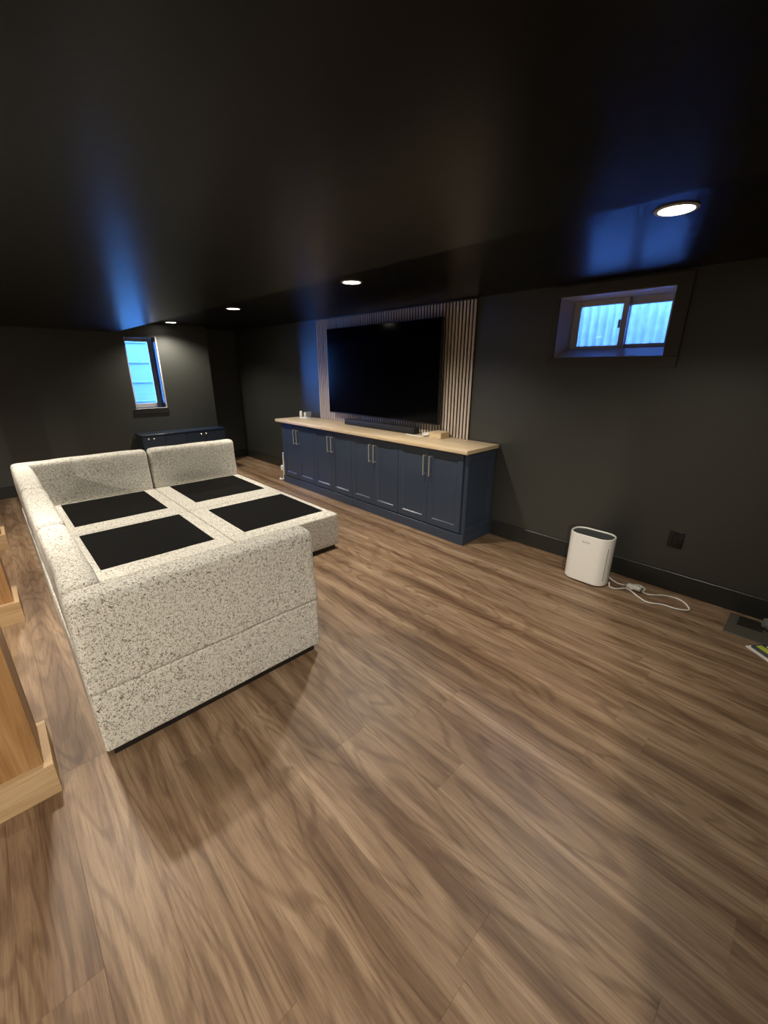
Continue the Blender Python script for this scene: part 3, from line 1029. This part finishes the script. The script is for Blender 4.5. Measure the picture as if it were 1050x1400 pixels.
z = 0.0057
cpts = [(-0.862, 3.235, 0.024), (-0.856, 3.225, 0.012), (-0.842, 3.20, z), (-0.80, 3.20, z), (-0.747, 3.262, z), (-0.70, 3.24, z), (-0.65, 3.20, z), (-0.571, 3.158, z), (-0.491, 3.20, z), (-0.412, 3.208, z), (-0.36, 3.232, z), (-0.343, 3.272, z), (-0.387, 3.345, z), (-0.45, 3.373, z), (-0.528, 3.345, z), (-0.597, 3.285, z), (-0.641, 3.300, z), (-0.640, 3.348, z), (-0.68, 3.386, z), (-0.712, 3.365, z + .004), (-0.725, 3.325, z + .006)]
pc = thing('purifier_cord', 'white power cord coiled on the floor between air purifier and wall', 'cable', (-0.74, 3.29, 0))
bm = bmesh.new()
tube(bm, [local(pc, p) for p in cpts], 0.0055)
link('cord', finish(bm, 'cord', True, 80), M['white'], pc)
bm = bmesh.new()
tube(bm, [local(pc, p) for p in [(-0.900, 3.295, 0.05), (-0.880, 3.312, 0.02), (-0.83, 3.305, z), (-0.786, 3.305, z), (-0.74, 3.285, z + .006), (-0.705, 3.262, z + .007)]], 0.0055)
link('cord', finish(bm, 'cord', True, 80), M['white'], pc)
pb = boxobj('plug', local(pc, (-0.752, 3.272, 0.006)), local(pc, (-0.655, 3.318, 0.034)), M['white'], pc, 0.007, 2)
bm = bmesh.new()
for dy in (-0.008, 0.008):
    box(bm, (-0.066, dy - 0.003, 0.012), (-0.0487, dy + 0.003, 0.015))
link('prongs', finish(bm, 'prongs'), M['nickel'], pb)

# ------------------------------------------------------------------ wall outlet
wo = thing('wall_outlet', 'black wall outlet on the dark wall above the baseboard right of the air purifier', 'outlet', (-0.553, YW, 0.405))
lp = lambda p: local(wo, p)
boxobj('plate', lp((-0.600, YW - 0.009, 0.345)), lp((-0.506, YW - 0.0005, 0.466)), M['outlet'], wo, 0.004, 2)
boxobj('receptacle', lp((-0.571, YW - 0.0115, 0.372)), lp((-0.535, YW - 0.0088, 0.438)), M['outlet'], wo, 0.003)

# ------------------------------------------------------------------ floor register and packets at the right edge
fr = thing('floor_register', 'grey slotted floor register by the baseboard at the right edge', 'vent', (-0.01, 3.28, 0))
lp = lambda p: local(fr, p)
boxobj('frame', lp((-0.135, 3.135, 0.0002)), lp((0.10, 3.44, 0.006)), M['dark_metal'], fr, 0.002)
for k in range(9):
    y = 3.30 + 0.0155 * (k - 1)
    boxobj('slot', lp((-0.085, y, 0.0058)), lp((0.045, y + 0.009, 0.0066)), M['slot_shade'], fr)  # solid black strip: the shade inside the slot is put into its colour
pk = thing('packet', 'lime and white packet lying at the right edge of the floor', 'packet', (0.08, 3.03, 0))
lp = lambda p: local(pk, p)
ang = math.radians(-38)
def rot(o):
    o.rotation_euler = (0, 0, ang)
    return o
rot(boxobj('card', (-0.075, -0.05, 0.0003), (0.115, 0.055, 0.008), M['paper'], pk, 0.002, 1, (0, 0, 0)))
rot(boxobj('tray', (-0.06, -0.032, 0.008), (0.115, 0.058, 0.024), M['slate'], pk, 0.004, 2, (0, 0, 0)))
rot(boxobj('label', (-0.045, -0.018, 0.0242), (0.10, 0.022, 0.028), M['lime'], pk, 0.002, 1, (0, 0, 0)))
rot(boxobj('edge_strip', (-0.03, 0.034, 0.0242), (0.10, 0.046, 0.029), M['paper'], pk, 0.002, 1, (0, 0, 0)))
bm = bmesh.new()
bmesh.ops.create_icosphere(bm, subdivisions=3, radius=1.0)
for v in bm.verts:
    f = 1 + 0.35 * noise.noise(v.co * 2.3)
    v.co = Vector((v.co.x * 0.055 * f, v.co.y * 0.075 * f, max(0.0, 0.034 + v.co.z * 0.036 * f)))
cl = link('cloth', finish(bm, 'cloth', True, 70), plain('grey_rag', (0.10, 0.115, 0.11), 0.85), None, (0.085, 3.36, 0.0068))
tag(cl, 'crumpled grey rag on the floor register at the right edge', 'rag')
